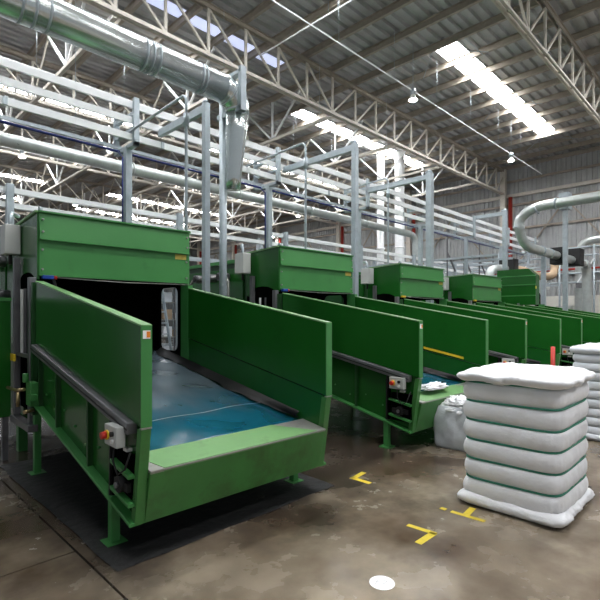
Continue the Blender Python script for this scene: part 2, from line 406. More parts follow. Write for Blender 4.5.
# ------------------------------------------------------------------ green machines
X0, YF, PITCH = 1.445, 2.87, 3.485
def top(y): return 1.585+.172*y
def seam(y): return .915+.185*y
def bot(y): return .25+.215*(y-.1)
YH = 2.58                                        # local y of the hood front
def build_machine():
    r = empty('laundry_conveyor_machine')
    W = 1.845; T = .07
    # ---- side walls (upper plates proud, lower plates)
    YE = YH-.14
    for s in (0, 1):
        a, b = (0, T) if s == 0 else (W-T, W)
        up = MB().prism([(0, seam(0)), (YE, seam(YE)), (YE, top(YE)), (0, top(0))], 'x', a, b).build('side_panel', 'green_deep', r, .004)
        MB().prism([(-.002, top(0)-.004), (YE, top(YE)-.004), (YE, top(YE)+.008), (-.002, top(0)+.008)], 'x', a-.004, b+.004).build('edge_trim', 'green_pale', up)
        MB().box(a-.003, b+.003, -.004, .004, seam(0)-.0, top(0)).build('end_cap', 'green', up)
        MB().box(a-.002, b+.002, -.006, .02, seam(0)-.012, seam(0)-.002).build('joint_strip', 'steel', up)
        c, d = (.035, T-.005) if s == 0 else (W-T+.005, W-.035)
        lo = MB().prism([(.1, bot(.1)), (YE, bot(YE)), (YE, seam(YE)-.01), (.0, seam(0)-.01)], 'x', c, d).build('lower_side_plate', 'green_deep', r)
        # front end post of the side, slanting back towards the bottom
        e0, e1 = (-.0, T) if s == 0 else (W-T, W)
        MB().hexa([(e0, .1, .24), (e1, .1, .24), (e1, .16, .24), (e0, .16, .24)], [(e0, .0, .9), (e1, .0, .9), (e1, .06, .9), (e0, .06, .9)]).build('end_post', 'green_worn', r, .003)
        # bottom flange
        f0, f1 = (-.035, .05) if s == 0 else (W-.05, W+.035)
        MB().prism([(.1, bot(.1)-.012), (YE-.02, bot(YE-.02)-.012), (YE-.02, bot(YE-.02)+.012), (.1, bot(.1)+.012)], 'x', f0, f1).build('bottom_flange', 'green', r, .003)
        # steel rail under upper plate, outside
        g0, g1 = (-.045, .03) if s == 0 else (W-.03, W+.045)
        ra = MB().prism([(.12, seam(.12)-.085), (YE, seam(YE)-.085), (YE, seam(YE)-.005), (.12, seam(.12)-.005)], 'x', g0, g1).build('side_rail', 'dsteel', r, .008)
        h0 = -.05 if s == 0 else W+.044
        MB().prism([(.12, seam(.12)-.052), (YE, seam(YE)-.052), (YE, seam(YE)-.040), (.12, seam(.12)-.040)], 'x', h0, h0+.006).build('rail_groove', 'black', ra)
        # stiffener seam and bolts on lower plate
        for yy in (.95, 1.75, 2.3):
            MB().box((-.005 if s == 0 else W-.035), (.036 if s == 0 else W+.005), yy, yy+.03, bot(yy)+.01, seam(yy)-.09).build('stiffener', 'green_body', r)
        for k in range(7):
            yy = .55+.27*k; zz = bot(yy)+.17+.05*math.sin(k*2.1)
            xx = .032 if s == 0 else W-.032
            MB().cyl((xx-.008, yy, zz), (xx+.008, yy, zz), .011, 6).build('bolt', 'green', lo)
    # ---- apron
    ap = MB().hexa([(T, .1, .24), (W-T, .1, .24), (W-T, .13, .24), (T, .13, .24)], [(T, .01, .605), (W-T, .01, .605), (W-T, .04, .605), (T, .04, .605)]).build('front_apron', 'green_worn', r, .004)
    MB().box(T, W-T, .004, .016, .602, .612).build('edge_trim', 'steel', ap)
    # sill at top of the apron
    sl = .15
    def sill(poly, m, nm, lift=0.0):
        vs = [(x, y, .612+sl*y+lift) for x, y in poly]; n = len(poly)
        lo = [(x, y, .590+sl*y) for x, y in poly]
        return MB().quad_add(vs+lo, [tuple(range(n)), tuple(range(n, 2*n))[::-1]]+[(i, (i+1) % n, n+(i+1) % n, n+i) for i in range(n)]).build(nm, m, r)
    sill([(T, .012), (.17, .012), (T, .30)], 'steel', 'sill_corner')
    sill([(W-T, .012), (W-.18, .012), (W-.46, .31), (W-T, .31)], 'steel', 'sill_corner')
    sill([(.172, .012), (W-.182, .012), (W-.462, .31), (T, .31), (T, .302)], 'green_pale', 'sill_strip', .003)
    # ---- belt
    n = 40; k = 14; vs = []
    for j in range(n+1):
        yy = .3+(YH+.78-.3)*j/n
        for i in range(k+1):
            xx = T+.005+(W-2*T-.01)*i/k
            zz = .642+.174*(yy-.32)+.006*math.sin(xx*9+yy*2)+.004*math.sin(yy*11+xx*3)
            vs.append((xx, yy, zz))
    bt = MB().quad_add(vs, [(j*(k+1)+i, j*(k+1)+i+1, (j+1)*(k+1)+i+1, (j+1)*(k+1)+i) for j in range(n) for i in range(k)], True).build('conveyor_belt', 'belt', r)
    sd = bt.modifiers.new('thick', 'SOLIDIFY'); sd.thickness = .01; sd.offset = -1
    vs = []
    for i in range(k+1):
        xx = T+.01+(W-2*T-.02)*i/k
        for dy in (.868, .878):
            vs.append((xx, dy+.03*i/k, .642+.174*(dy-.32)+.006*math.sin(xx*9+dy*2)+.004*math.sin(dy*11+xx*3)+.006))
    MB().quad_add(vs, [(2*i, 2*i+2, 2*i+3, 2*i+1) for i in range(k)]).build('belt_joint', 'steel', bt)
    # black rubber skirts along the belt
    for s in (0, 1):
        vs = []; m_ = 60
        for i in range(m_+1):
            yy = .36+(YH+.6-.36)*i/m_
            base = .642+.174*(yy-.32)
            wv = (.10+.07*noise.noise(Vector((yy*3.2, s*5, 0))))*min(1, .15+(yy-.36)*1.6)
            x_w = T+.001 if s == 0 else W-T-.001; sg = 1 if s == 0 else -1
            vs += [(x_w, yy, base+.075), (x_w+sg*.04, yy, base+.04+.02*noise.noise(Vector((yy*6, s, 3)))), (x_w+sg*wv*.7, yy, base+.028+.014*noise.noise(Vector((yy*7, s, 9)))), (x_w+sg*wv, yy, base+.013)]
        MB().quad_add(vs, [(4*i+j, 4*i+j+1, 4*i+5+j, 4*i+4+j) for i in range(m_) for j in range(3)], True).build('rubber_skirt', 'black', r)
    # black pan added to keep the underside dark, and roller
    MB().prism([(.14, .33), (YH+.5, bot(YH+.5)+.02), (YH+.5, bot(YH+.5)+.06), (.14, .37)], 'x', T, W-T).build('blackout_pan', 'black_in', r)
    MB().cyl((.05, .38, .52), (W-.05, .38, .52), .075, 16).build('drive_roller', 'dsteel', r)
    # ---- legs
    for (lx, ly) in ((-.03, .42), (W-.08, .42), (-.01, YH-.12), (W-.08, YH-.12)):
        lg = MB().box(lx+.01, lx+.075, ly+.02, ly+.085, .015, bot(ly)+.03).build('leg', 'green', r, .004)
        MB().box(lx-.03, lx+.115, ly-.02, ly+.125, 0, .015).build('foot_plate', 'green', lg)
    # ---- controls near the front end of each outside wall
    cb = MB().box(-.10, -.035, .16, .36, .765, .905).build('control_box', 'grey_box', r, .006)
    MB().cyl((-.10, .305, .835), (-.112, .305, .835), .034, 16).build('yellow_collar', 'yellow', cb)
    MB().cyl((-.112, .305, .835), (-.145, .305, .835), .025, 16).build('emergency_button', 'red', cb)
    MB().cyl((-.10, .215, .855), (-.118, .215, .855), .018, 12).build('black_button', 'black', cb)
    MB().cyl((-.10, .215, .805), (-.115, .215, .805), .016, 12).build('white_button', 'white', cb)
    MB().tube([(-.07, .26, .765), (-.085, .25, .66), (-.075, .20, .58), (-.05, .14, .62), (-.03, .10, .74)], .007, 8).build('control_cable', 'black', r)
    MB().box(-.012, .036, .43, .475, .36, .86).build('chain_slot', 'black_in', r)
    MB().bar((-.02, .455, .36), (-.02, .44, .95), .02, .02).build('black_rod', 'black', r)
    MB().box(.0, .038, .10, .40, .36, .70).build('bearing_recess', 'black_in', r)
    for z_ in (.37, .56):
        MB().prism([(.10, z_), (.41, z_+.05), (.41, z_+.075), (.10, z_+.025)], 'x', -.045, .04).build('bearing_bracket', 'green', r, .003)
    br = MB(); br.cyl((-.05, .26, .49), (.03, .26, .49), .055, 16); br.box(-.03, .02, .15, .37, .455, .515)
    br.build('bearing_block', 'black', r)
    MB().cyl((-.07, .26, .49), (-.05, .26, .49), .02, 10).build('shaft_end', 'dsteel', r)
    MB().box(-.006, .034, .21, .27, .715, .738).build('white_plate', 'white', r)
    st = MB().box(T-.062, T-.010, -.0065, -.004, 1.500, 1.555).build('sticker', 'paper', r)
    MB().box(T-.036, T-.012, -.0085, -.0065, 1.508, 1.548).build('orange_square', 'orange', st)
    # ---- hood
    H0, H1, HB = 2.09, 2.754, YH+.85
    hx0, hx1 = .07, W+.01
    hood = MB().hexa([(hx0, YH, H0), (hx1, YH, H0), (hx1, YH+.03, H0), (hx0, YH+.03, H0)], [(hx0, YH, 2.48), (hx1, YH, 2.48), (hx1, YH+.03, 2.48), (hx0, YH+.03, 2.48)]).build('hood_front', 'green', r, .003)
    MB().hexa([(hx0, YH-.03, 2.47), (hx1, YH-.03, 2.47), (hx1, YH+.03, 2.47), (hx0, YH+.03, 2.47)], [(hx0, YH-.005, H1), (hx1, YH-.005, H1), (hx1, YH+.03, H1), (hx0, YH+.03, H1)]).build('upper_front_plate', 'green', hood)
    MB().box(hx0, hx1, YH-.05, YH, 2.462, 2.474).build('lip', 'green', hood)
    MB().box(hx0-.01, hx1+.01, YH-.035, YH+.03, H1, H1+.018).build('lip', 'green', hood)
    MB().box(hx0, hx1, YH-.03, YH+.02, H0-.012, H0+.004).build('lip', 'green', hood)
    for zz in (2.15, 2.36, 2.55, 2.68):
        for xx in (hx0+.03, hx1-.03):
            yb = YH-.001 if zz < 2.47 else YH-.02
            MB().cyl((xx, yb, zz), (xx, yb-.02, zz), .012, 6).build('bolt', 'steel', hood)
    MB().box(hx1-.19, hx1-.03, YH-.004, YH, 2.39, 2.455).build('name_plate', 'plate', hood)
    for s in (0, 1):
        a, b = (hx0-.02, hx0+.005) if s == 0 else (hx1-.005, hx1+.02)
        poly = [(YH, 2.04), (YH, H1), (HB, H1-.04), (HB, 2.0), (HB-.08, 1.98)]
        for q in range(7):
            t_ = q/6*PI
            poly.append((YH+.42+.32*math.cos(t_), 2.03+.11*math.sin(t_)))
        poly.append((YH+.08, 2.04))
        MB().prism(poly, 'x', a, b).build('hood_side', 'green_deep' if s == 0 else 'green', r, .003)
        MB().prism([(YH, H1), (HB, H1-.04), (HB, H1-.015), (YH, H1+.02)], 'x', a-.02, b+.02).build('top_angle', 'green_pale', r)
    MB().cyl((hx0, YH+.02, H1+.03), (hx0+.03, YH+.02, H1+.03), .035, 14).build('lifting_eye', 'galv', r)
    MB().box(hx0, hx1, YH+.03, HB, H1-.055, H1-.045).build('hood_top', 'green_body', r)
    # pull cord switch
    sw = MB().box(hx0+.02, hx0+.13, YH-.06, YH-.0, 2.045, 2.085).build('cord_switch', 'blue_box', r, .005)
    MB().cyl((hx0+.13, YH-.03, 2.065), (hx0+.165, YH-.03, 2.065), .02, 12).build('red_knob', 'red', sw)
    MB().tube([(hx0+.165, YH-.03, 2.065), (hx0+.9, YH-.03, 2.05), (hx1, YH-.03, 2.062)], .005, 6).build('pull_cord', 'steel', r)
    # ---- chamber under the hood
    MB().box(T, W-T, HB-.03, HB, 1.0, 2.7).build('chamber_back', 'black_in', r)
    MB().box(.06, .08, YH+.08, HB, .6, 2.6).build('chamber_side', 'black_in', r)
    # window side with rounded opening
    y0, y1, z0, z1, rd = YH+.12, YH+.66, 1.16, 2.06, .12
    ring = []
    for cx, cz, a0 in ((y1-rd, z1-rd, 0), (y0+rd, z1-rd, PI/2), (y0+rd, z0+rd, PI), (y1-rd, z0+rd, 1.5*PI)):
        ring += [(cx+rd*math.cos(a0+PI/2*i/5), cz+rd*math.sin(a0+PI/2*i/5)) for i in range(6)]
    outer = []
    for (a, c) in ring:
        # project to the outer rectangle
        cx, cz = (y0+y1)/2, (z0+z1)/2; dx, dz = a-cx, c-cz
        fx = ((HB-cx) if dx > 0 else (cx-YH))/max(abs(dx), 1e-6); fz = ((2.45-cz) if dz > 0 else (cz-.6))/max(abs(dz), 1e-6)
        f = min(fx, fz); outer.append((cx+dx*f, cz+dz*f))
    mb = MB(); n = len(ring)
    for x in (W-.06, W-.03):
        mb.quad_add([(x, *p) for p in ring]+[(x, *p) for p in outer], [(i, (i+1) % n, n+(i+1) % n, n+i) for i in range(n)])
    mb.f += [(i, (i+1) % n, 2*n+(i+1) % n, 2*n+i) for i in range(n)]; mb.sm += [False]*n
    mb.build('window_side', 'black_in', r)
    MB().tube([(W-.055, *p) for p in ring+ring[:2]], .022, 6, False).build('window_gasket', 'black_in', r)
    MB().quad_add([(W-.045, *p) for p in ring], [tuple(range(len(ring)))]).build('window_pane', 'glass', r)
    MB().bar((.55, YH+.5, 1.2), (.35, YH+.5, 2.1), .03, .03).build('inner_strut', 'dsteel', r)
    MB().box(W-T, W, YH-.135, YH+.05, .7, 2.05).build('corner_post', 'green', r)
    # ---- body behind
    BB = YH+2.95
    body = MB().box(.12, W-.12, HB, BB, .45, 2.6).build('rear_body', 'green_body', r, .01)
    MB().box(.08, W-.08, HB, BB+.02, 2.6, 2.66).build('body_rim', 'green', body)
    for k_ in range(3):
        ya = HB+.15+.66*k_
        MB().box(.095, .12, ya, ya+.55, 1.3, 2.5).build('body_door', 'green_deep', body, .005)
    for k_ in range(4):
        MB().box(.14+(W-.28)*(k_ % 2)-.05, .14+(W-.28)*(k_ % 2)+.05, (HB+.1 if k_ < 2 else BB-.2), (HB+.2 if k_ < 2 else BB-.1), 0, .46).build('leg', 'green', r)
    vb = MB(); vb.tube([(-.08, HB+.35, 1.0), (-.08, HB+.35, 2.25), (-.08, HB+.45, 2.35), (-.08, HB+1.5, 2.35), (-.08, HB+1.6, 2.25), (-.08, HB+1.6, 1.2)], .028, 10)
    vb.build('steam_pipe', 'steel', r)
    for (yy, zz) in ((HB+.55, 2.35), (HB+.95, 2.35), (HB+1.35, 2.35), (HB+.35, 1.9)):
        MB().cyl((-.15, yy, zz), (.05, yy, zz), .075, 14).build('valve', 'dsteel', r)
        MB().cyl((-.17, yy, zz), (-.15, yy, zz), .05, 12).build('valve_wheel', 'black', r)
    # ---- grey junction box and steel service frame on the outside
    MB().box(-.19, -.03, YH+.62, YH+.86, 2.36, 2.70).build('junction_box', 'grey_box', r, .01)
    MB().cyl((-.11, YH+.74, 2.25), (-.11, YH+.74, 2.36), .02, 8).build('cable_gland', 'black', r)
    MB().tube([(-.11, YH+.74, 2.70), (-.11, YH+.74, 2.80), (-.08, YH+.80, 2.86), (.02, YH+.95, 2.86)], .022, 8).build('conduit', 'galv', r)
    fr = MB().box(-.025, .045, YH+.0, YH+.075, .48, 2.06).build('frame_post', 'dsteel', r, .006)
    MB().box(-.035, .03, YH+.58, YH+.65, .52, 2.32).build('frame_post', 'dsteel', r, .006)
    MB().box(-.065, .03, YH-.12, YH+.64, .45, .52).build('frame_foot_rail', 'dsteel', r, .006)
    MB().box(-.02, .02, YH+.07, YH+.60, 1.2, 1.24).build('frame_cross_bar', 'dsteel', r)
    MB().box(-.01, .015, YH+.40, YH+.425, 1.24, 1.95).build('light_rod', 'white', r)
    MB().box(-.01, .015, YH+.27, YH+.285, 1.24, 1.95).build('dark_rod', 'dsteel', r)
    MB().box(-.06, -.035, YH+.50, YH+.66, 1.14, 1.22).build('yellow_tag', 'yellow', r, .004)
    vl = MB(); vl.box(-.08, .0, YH-.26, YH-.10, .74, .98); vl.cyl((-.1, YH-.18, .98), (-.1, YH-.18, 1.07), .03, 10); vl.box(-.1, -.02, YH-.32, YH-.2, .8, .86)
    va = vl.build('air_valve_block', 'green', r, .008)
    MB().tube([(-.14, YH+.38, .87), (-.14, YH+.02, .88), (-.1, YH-.12, .9)], .018, 8).build('brass_lever', 'brass', va)
    MB().cyl((-.14, YH-.05, .72), (-.14, YH-.05, .87), .018, 8).build('brass_fitting', 'brass', va)
    MB().cyl((-.14, YH-.30, .70), (-.05, YH-.24, .70), .02, 8).build('brass_fitting', 'brass', va)
    MB().box(-.02, .03, YH-.1, YH-.04, .62, 2.0).build('body_edge', 'green_body', r)
    return r
proto = build_machine()
ML = ['green laundry conveyor machine nearest the camera with teal belt in full view',
      'second green laundry conveyor machine with yellow stripe and cloth on its sill',
      'third green laundry conveyor machine, behind the tall white bale',
      'fourth green laundry conveyor machine, its hood second from the end',
      'farthest green laundry conveyor machine with taller chamfered hood']
machines = [proto]
for i in range(1, 5): machines.append(copy_tree(proto))
for i, m_ in enumerate(machines):
    m_.location = (X0-.01+PITCH*i, YF+.015, 0); m_.rotation_euler = (0, 0, math.radians(-1.4)); tag(m_, ML[i], 'laundry machine', 'green conveyor machines in a row')
for ch in kids(machines[0]):
    if ch.name.split('.')[0] in ('junction_box', 'cable_gland', 'conduit'): ch.location.x += .07
for mm in (machines[2], machines[3]):
    for ch in kids(mm):
        if ch.name.startswith('cord_switch'):
            ch.data = ch.data.copy(); ch.data.materials[0] = M['yellow']; ch['label'] = 'yellow cord switch'
            for c2 in kids(ch): bpy.data.objects.remove(c2)
# stripe on the inside of the second machine's far wall
sy0, sy1 = .34, 1.02
MB().prism([(sy0, 1.00), (sy1, 1.125), (sy1, 1.160), (sy0, 1.035)], 'x', 1.845-.07-.006, 1.845-.07).build('yellow_stripe', 'yellow', machines[1])
# taller hood casing on the last machine
yy0, yy1 = 2.1, 3.3
for ch in kids(machines[4]):
    if ch.name.split('.')[0] in ('hood_front', 'hood_side', 'top_angle', 'lifting_eye', 'hood_top', 'pull_cord', 'cord_switch'):
        for c2 in kids(ch): bpy.data.objects.remove(c2)
        bpy.data.objects.remove(ch)
hd = MB().prism([(yy0, 2.0), (yy1, 2.0), (yy1, 3.14), (yy0+.22, 3.14), (yy0, 2.92)], 'x', -.02, .30).build('tall_hood_casing', 'green_deep', machines[4], .006)
for z in (2.28, 2.62, 2.9): MB().box(-.04, -.018, yy0, yy1, z, z+.03).build('casing_rib', 'green', hd)
MB().box(-.03, .02, yy0-.012, yy0-.002, 2.5, 2.58).build('yellow_sticker', 'yellow', hd)

# guard panel beside the first machine
gp = empty('guard_panel', 'dark green guard panel beside the nearest machine frame', 'guard panel', (0.1, 6.13, 0))
MB().box(0, 1.36, -.02, .02, .5, 1.82).build('panel', 'green_deep', gp, .004)
MB().box(-.02, 1.365, -.03, .03, 1.82, 1.86).build('top_rail', 'green', gp)
for x in (0, 1.28): MB().box(x, x+.06, .0, .06, 0, 1.8).build('post', 'dsteel', gp)

# oily mat under the first machine
mt = MB(); n1, n2 = 30, 26; vs = []
for j in range(n2+1):
    for i in range(n1+1):
        x = 1.30+2.15*i/n1; y = 2.945+.02*noise.noise(Vector((x*2.1, 0, 4)))+(3.0)*j/n2
        if i in (0, n1): x += .02*noise.noise(Vector((y*2, i, 1)))
        z = .004+.006*(1 if 0 < j else 0)+.006*max(0, noise.noise(Vector((x*4, y*4, 0))))
        vs.append((x, y, z))
mt.quad_add(vs, [(j*(n1+1)+i, j*(n1+1)+i+1, (j+1)*(n1+1)+i+1, (j+1)*(n1+1)+i) for j in range(n2) for i in range(n1)], True)
tag(mt.build('floor_mat', 'dirtmat'), 'oily black mat on the floor under the nearest machine', 'mat')

# ------------------------------------------------------------------ bales
def bale(loc, size, h, segs, label, sheetm, seed, group, straps=True, top_over=.062):
    r = empty('laundry_bale', label, 'bale', loc, group=group)
    a, b = size[0]/2, size[1]/2
    NA = 176
    def ring_pt(th, off, e=7.5):
        c, s = math.cos(th), math.sin(th)
        k = (abs(c)**e+abs(s)**e)**(-1/e)
        return c*k*(a+off), s*k*(b+off)
    zt = h-.10; zb = .075; dz = (zt-zb)/segs
    def off(z):
        u = (z-zb)/dz; f = u-math.floor(u)
        return .034*(abs(math.sin(PI*f))**.45)-.02
    vs = []; NZ = segs*9
    for j in range(NZ+1):
        z = zb+(zt-zb)*j/NZ; u = (z-zb)/dz; f = u-math.floor(u+1e-6)
        for i in range(NA):
            th = 2*PI*i/NA
            o = off(z) if j % 9 else -.022
            x, y = ring_pt(th, o)
            n_ = noise.noise(Vector((x*2.3, y*2.3, z*1.5+seed)))*.014+noise.noise(Vector((x*11, y*11, z*3+seed)))*.005*(1 if j % 9 else .2)
            cr = abs(math.cos(2*th)); cr = max(0, 1-cr*3.2)            # corner pleats
            n_ += cr*.010*math.sin(th*90+math.floor(u)*1.7)*math.sin(PI*f)
            u1 = f if j % 9 else 0
            pin = (1-math.sin(PI*u1))**2
            n_ += pin*.007*noise.noise(Vector((x*26, y*26, math.floor(u+.5)*3+seed)))+.0035*noise.noise(Vector((x*16, y*16, z*5+seed*2)))
            d = math.hypot(x, y)
            vs.append((x*(1+n_/d), y*(1+n_/d), z+.006*noise.noise(Vector((x*2, y*2, j//9+seed)))))
    fs = [(j*NA+i, j*NA+(i+1) % NA, (j+1)*NA+(i+1) % NA, (j+1)*NA+i) for j in range(NZ) for i in range(NA)]
    MB().quad_add(vs, fs, True).build('bale_body', sheetm, r)
    # straps
    for k in range(segs+1):
        z = zb+dz*k
        path = []
        for i in range(73):
            th = 2*PI*i/72; x, y = ring_pt(th, -.007, 7.5)
            path.append((x, y, z+.006*noise.noise(Vector((x*2, y*2, k+seed)))))
        MB().tube(path, 0.009 if straps else .004, 6, False).build('strap', 'strap' if straps else 'ink', r)
    # top cover: draped sheet
    vs = []; K = 22
    for j in range(K+1):
        for i in range(NA):
            th = 2*PI*i/NA
            if j <= 14:
                q = j/14; x, y = ring_pt(th, .0); x *= q*(1+top_over*.8); y *= q*(1+top_over*.8)
                z = h+.012-.014*abs(noise.noise(Vector((x*6+y*3, y*7-x*2, seed+9))))+.022*noise.noise(Vector((x*3, y*3, seed)))+.012*noise.noise(Vector((x*9, y*9, seed+4)))*q-.035*max(0, q-.8)/.2*(q-.8)/.2*5*.2
            else:
                q = (j-14)/8; o = top_over*(math.sin(PI*min(1, q*.85+.12))**.6)
                o += .012*noise.noise(Vector((math.cos(th)*5, math.sin(th)*5, seed+q)))+.009*math.sin(th*47+3*q)*q*(.4+noise.noise(Vector((th*3, seed, 0))))
                x, y = ring_pt(th, o); z = h-.015-q*.085+.02*noise.noise(Vector((math.cos(th)*3, math.sin(th)*3, seed+7)))
                x += .012*abs(noise.noise(Vector((th*9, q*3, seed))))*(1 if x < 0 else -1); y += .012*abs(noise.noise(Vector((th*9, q*3, seed+3))))*(1 if y < 0 else -1)
            vs.append((x, y, z))
    MB().quad_add(vs, [(j*NA+i, j*NA+(i+1) % NA, (j+1)*NA+(i+1) % NA, (j+1)*NA+i) for j in range(K) for i in range(NA)], True).build('top_cover', sheetm, r)
    # base cover: splayed skirt
    vs = []; K = 10
    for j in range(K+1):
        q = j/K
        for i in range(NA):
            th = 2*PI*i/NA
            o = .0+.046*math.sin(PI*min(1, q*1.02))**.7*(.85+.5*noise.noise(Vector((math.cos(th)*2, math.sin(th)*2, seed+2))))+.02*abs(noise.noise(Vector((th*8, q*2.5, seed+5))))*math.sin(PI*q)+.012*abs(noise.noise(Vector((th*22, q*6, seed+6))))
            if q > .8: o = o*(1-(q-.8)*2)
            x, y = ring_pt(th, o-.005, 13)
            vs.append((x, y, .008+(.10+.03*noise.noise(Vector((math.cos(th)*2, math.sin(th)*2, seed))))*(1-q)))
    fs = [(j*NA+i, j*NA+(i+1) % NA, (j+1)*NA+(i+1) % NA, (j+1)*NA+i) for j in range(K) for i in range(NA)]
    fs.append(tuple(K*NA+i for i in range(NA)))
    MB().quad_add(vs, fs, True).build('base_cover', sheetm, r)
    return r
bale((4.385, 1.50, 0), (.89, .80), 1.18, 6, 'tall white laundry bale bound with green straps on the open floor', 'sheet', 3, 'bound laundry bales')
bale((7.52, 1.42, 0), (.86, .84), 1.25, 9, 'greyish white laundry bale with many thin layers behind the tall one', 'sheet_grey', 11, 'bound laundry bales', False, .05)

def crumple(name, m, cx, cy, cz, rx, ry, rz, seed, parent=None, amp=.35, n=40, zfreq=3.0, flat=False):
    vs = []; k = n//2
    for j in range(k+1):
        ph = PI*j/k
        for i in range(n):
            th = 2*PI*i/n
            d = Vector((math.cos(th)*math.sin(ph), math.sin(th)*math.sin(ph), math.cos(ph)))
            f = 1+amp*noise.noise(d*zfreq+Vector((seed, 0, 0)))+amp*.6*abs(noise.noise(d*zfreq*2.7+Vector((0, seed, 0))))
            z = cz+d.z*rz*f
            vs.append((cx+d.x*rx*f, cy+d.y*ry*f, max(z, cz-rz*.3) if flat else z))
    fs = [(j*n+i, j*n+(i+1) % n, (j+1)*n+(i+1) % n, (j+1)*n+i) for j in range(k) for i in range(n)]
    return MB().quad_add(vs, fs, True).build(name, m, parent)
# small open bag
sb = empty('laundry_bag', 'squat grey laundry bag with crumpled sheets on top beside the second machine', 'bag', (5.70, 2.66, 0))
vs = []; NA = 80; K = 16
for j in range(K+1):
    q = j/K
    for i in range(NA):
        th = 2*PI*i/NA; c, s = math.cos(th), math.sin(th); k = (abs(c)**6+abs(s)**6)**(-1/6)
        o = .30+.035*math.sin(PI*q)**.6+.02*noise.noise(Vector((c*2.5, s*2.5, q*2)))+.012*noise.noise(Vector((c*6, s*6, q*5)))
        vs.append((c*k*o, s*k*o, .005+.52*q))
fs = [(j*NA+i, j*NA+(i+1) % NA, (j+1)*NA+(i+1) % NA, (j+1)*NA+i) for j in range(K) for i in range(NA)]+[tuple(range(NA))[::-1]]
MB().quad_add(vs, fs, True).build('bag_wrap', 'sheet_grey', sb)
crumple('crumpled_sheets', 'sheet', 0, 0, .50, .29, .29, .10, 5, sb, .5, 64, 5)
crumple('crumpled_sheets', 'sheet', -.1, .08, .55, .15, .14, .07, 15, sb, .6, 40, 5)
c1 = crumple('cloth', 'sheet', 5.62, 3.08, .715, .24, .11, .045, 21, None, .55, 48, 4, True)
tag(c1, 'crumpled white cloth lying on the second machine sill', 'cloth')
for k, (x, y) in enumerate(((415, 372), )): pass
tag(crumple('plastic_scrap', 'sheet', 5.33, 2.22, .018, .07, .05, .02, 8, None, .6, 24, 4, True), 'small white scrap on the floor beside the grey bag', 'scrap')

# red pole in front of the third machine's far wall
rp = empty('red_pole', 'short red pole standing between the tall bale and third machine', 'pole', (8.78, 2.56, 0))
MB().cyl((0, 0, .02), (0, 0, 1.12), .035, 14).build('tube', 'red', rp)
MB().cyl((0, 0, 0), (0, 0, .02), .11, 18).build('base_plate', 'red', rp)

# ------------------------------------------------------------------ floor tape, disc
def strip(mb, a, b, wd):
    a = px_ground(*a); b = px_ground(*b); mb.bar(a+Vector((0, 0, .0015)), b+Vector((0, 0, .0015)), wd, .002)
mb = MB(); strip(mb, (351, 477.5), (370.5, 483.5), .055); strip(mb, (353, 478.5), (364, 472.5), .055)
tag(mb.build('floor_tape', 'tape'), 'small yellow corner tape on the floor before the second machine', 'floor tape', 'yellow corner marks')
mb = MB(); strip(mb, (407.5, 525), (436, 534), .045); strip(mb, (434, 533), (418, 543.5), .055)
tag(mb.build('floor_tape', 'tape'), 'yellow corner tape lying nearest the camera on open floor', 'floor tape', 'yellow corner marks')
mb = MB(); strip(mb, (451, 511.5), (485, 521.5), .045); strip(mb, (440.5, 508), (446, 509.8), .045); strip(mb, (466, 515), (473, 508), .055)
tag(mb.build('floor_tape', 'tape'), 'broken yellow tape strip touching the tall bale', 'floor tape', 'yellow corner marks')
g = px_ground(382, 583)
ds = MB().cyl((0, 0, .0005), (0, 0, .003), .078, 40).build('paper_disc', 'paper'); ds.location = g
tag(ds, 'round white paper disc with faint print on the floor', 'paper disc')
ik = MB()
for a, b in (((-.04, .02), (.0, .035)), ((-.015, .03), (.035, -.005)), ((-.03, .0), (.01, -.02)), ((.01, -.02), (.04, -.01))):
    ik.bar((a[0], a[1], .0033), (b[0], b[1], .0033), .004, .0006)
ik.build('printed_lines', 'ink', ds)

# ------------------------------------------------------------------ overhead rail rack
rk = empty('overhead_rail_rack', 'white three level overhead rail rack running above all machines', 'rail rack', (-.14, 8.2, 0))
for z in (5.48, 5.20, 4.90):
    MB().box(-3, 25.6, -.09, -.04, z-.06, z+.06).build('front_rail', 'white_steel', rk)
    MB().box(-3, 25.6, .60, .64, z-.03, z+.03).build('back_rail', 'galv', rk)
for k in range(-1, 7):
    X = 4.05+3.5*k
    MB().box(X-.06, X+.06, .14, .26, 0, 4.8).build('post', 'galv', rk, .004)
    b_ = MB(); b_.box(X-.05, X+.05, -.17, -.10, 4.74, 5.6); b_.box(X-.05, X+.05, .66, .72, 4.74, 5.6); b_.box(X-.05, X+.05, -.17, .72, 4.74, 4.81)
    b_.build('bracket', 'galv', rk, .004)
    a_ = MB()
    for z in (5.07, 5.35): a_.box(X-.03, X+.03, -.10, .66, z-.03, z+.03)
    a_.build('bracket_arm', 'galv', rk)
for x in (2.0, 4.6, 9.4, 13.0, 16.6): MB().box(x-.03, x+.03, -.105, -.09, 4.84, 4.96).build('splice_plate', 'galv', rk)
# blue compressed air pipe with drops
bp = empty('blue_air_pipe', 'thin blue compressed air pipe under the rail rack with drops at posts', 'pipe', (-.14, 8.64, 0))
MB().cyl((-3, 0, 4.76), (25, 0, 4.76), .024, 10).build('main_pipe', 'blue', bp)
for k in range(0, 2):
    X = 3.99+3.5*k
    MB().tube([(X-.02, 0, 4.76), (X-.02, -.20, 4.6), (X-.02, -.20, 2.7)], .015, 8).build('drop_pipe', 'blue', bp)

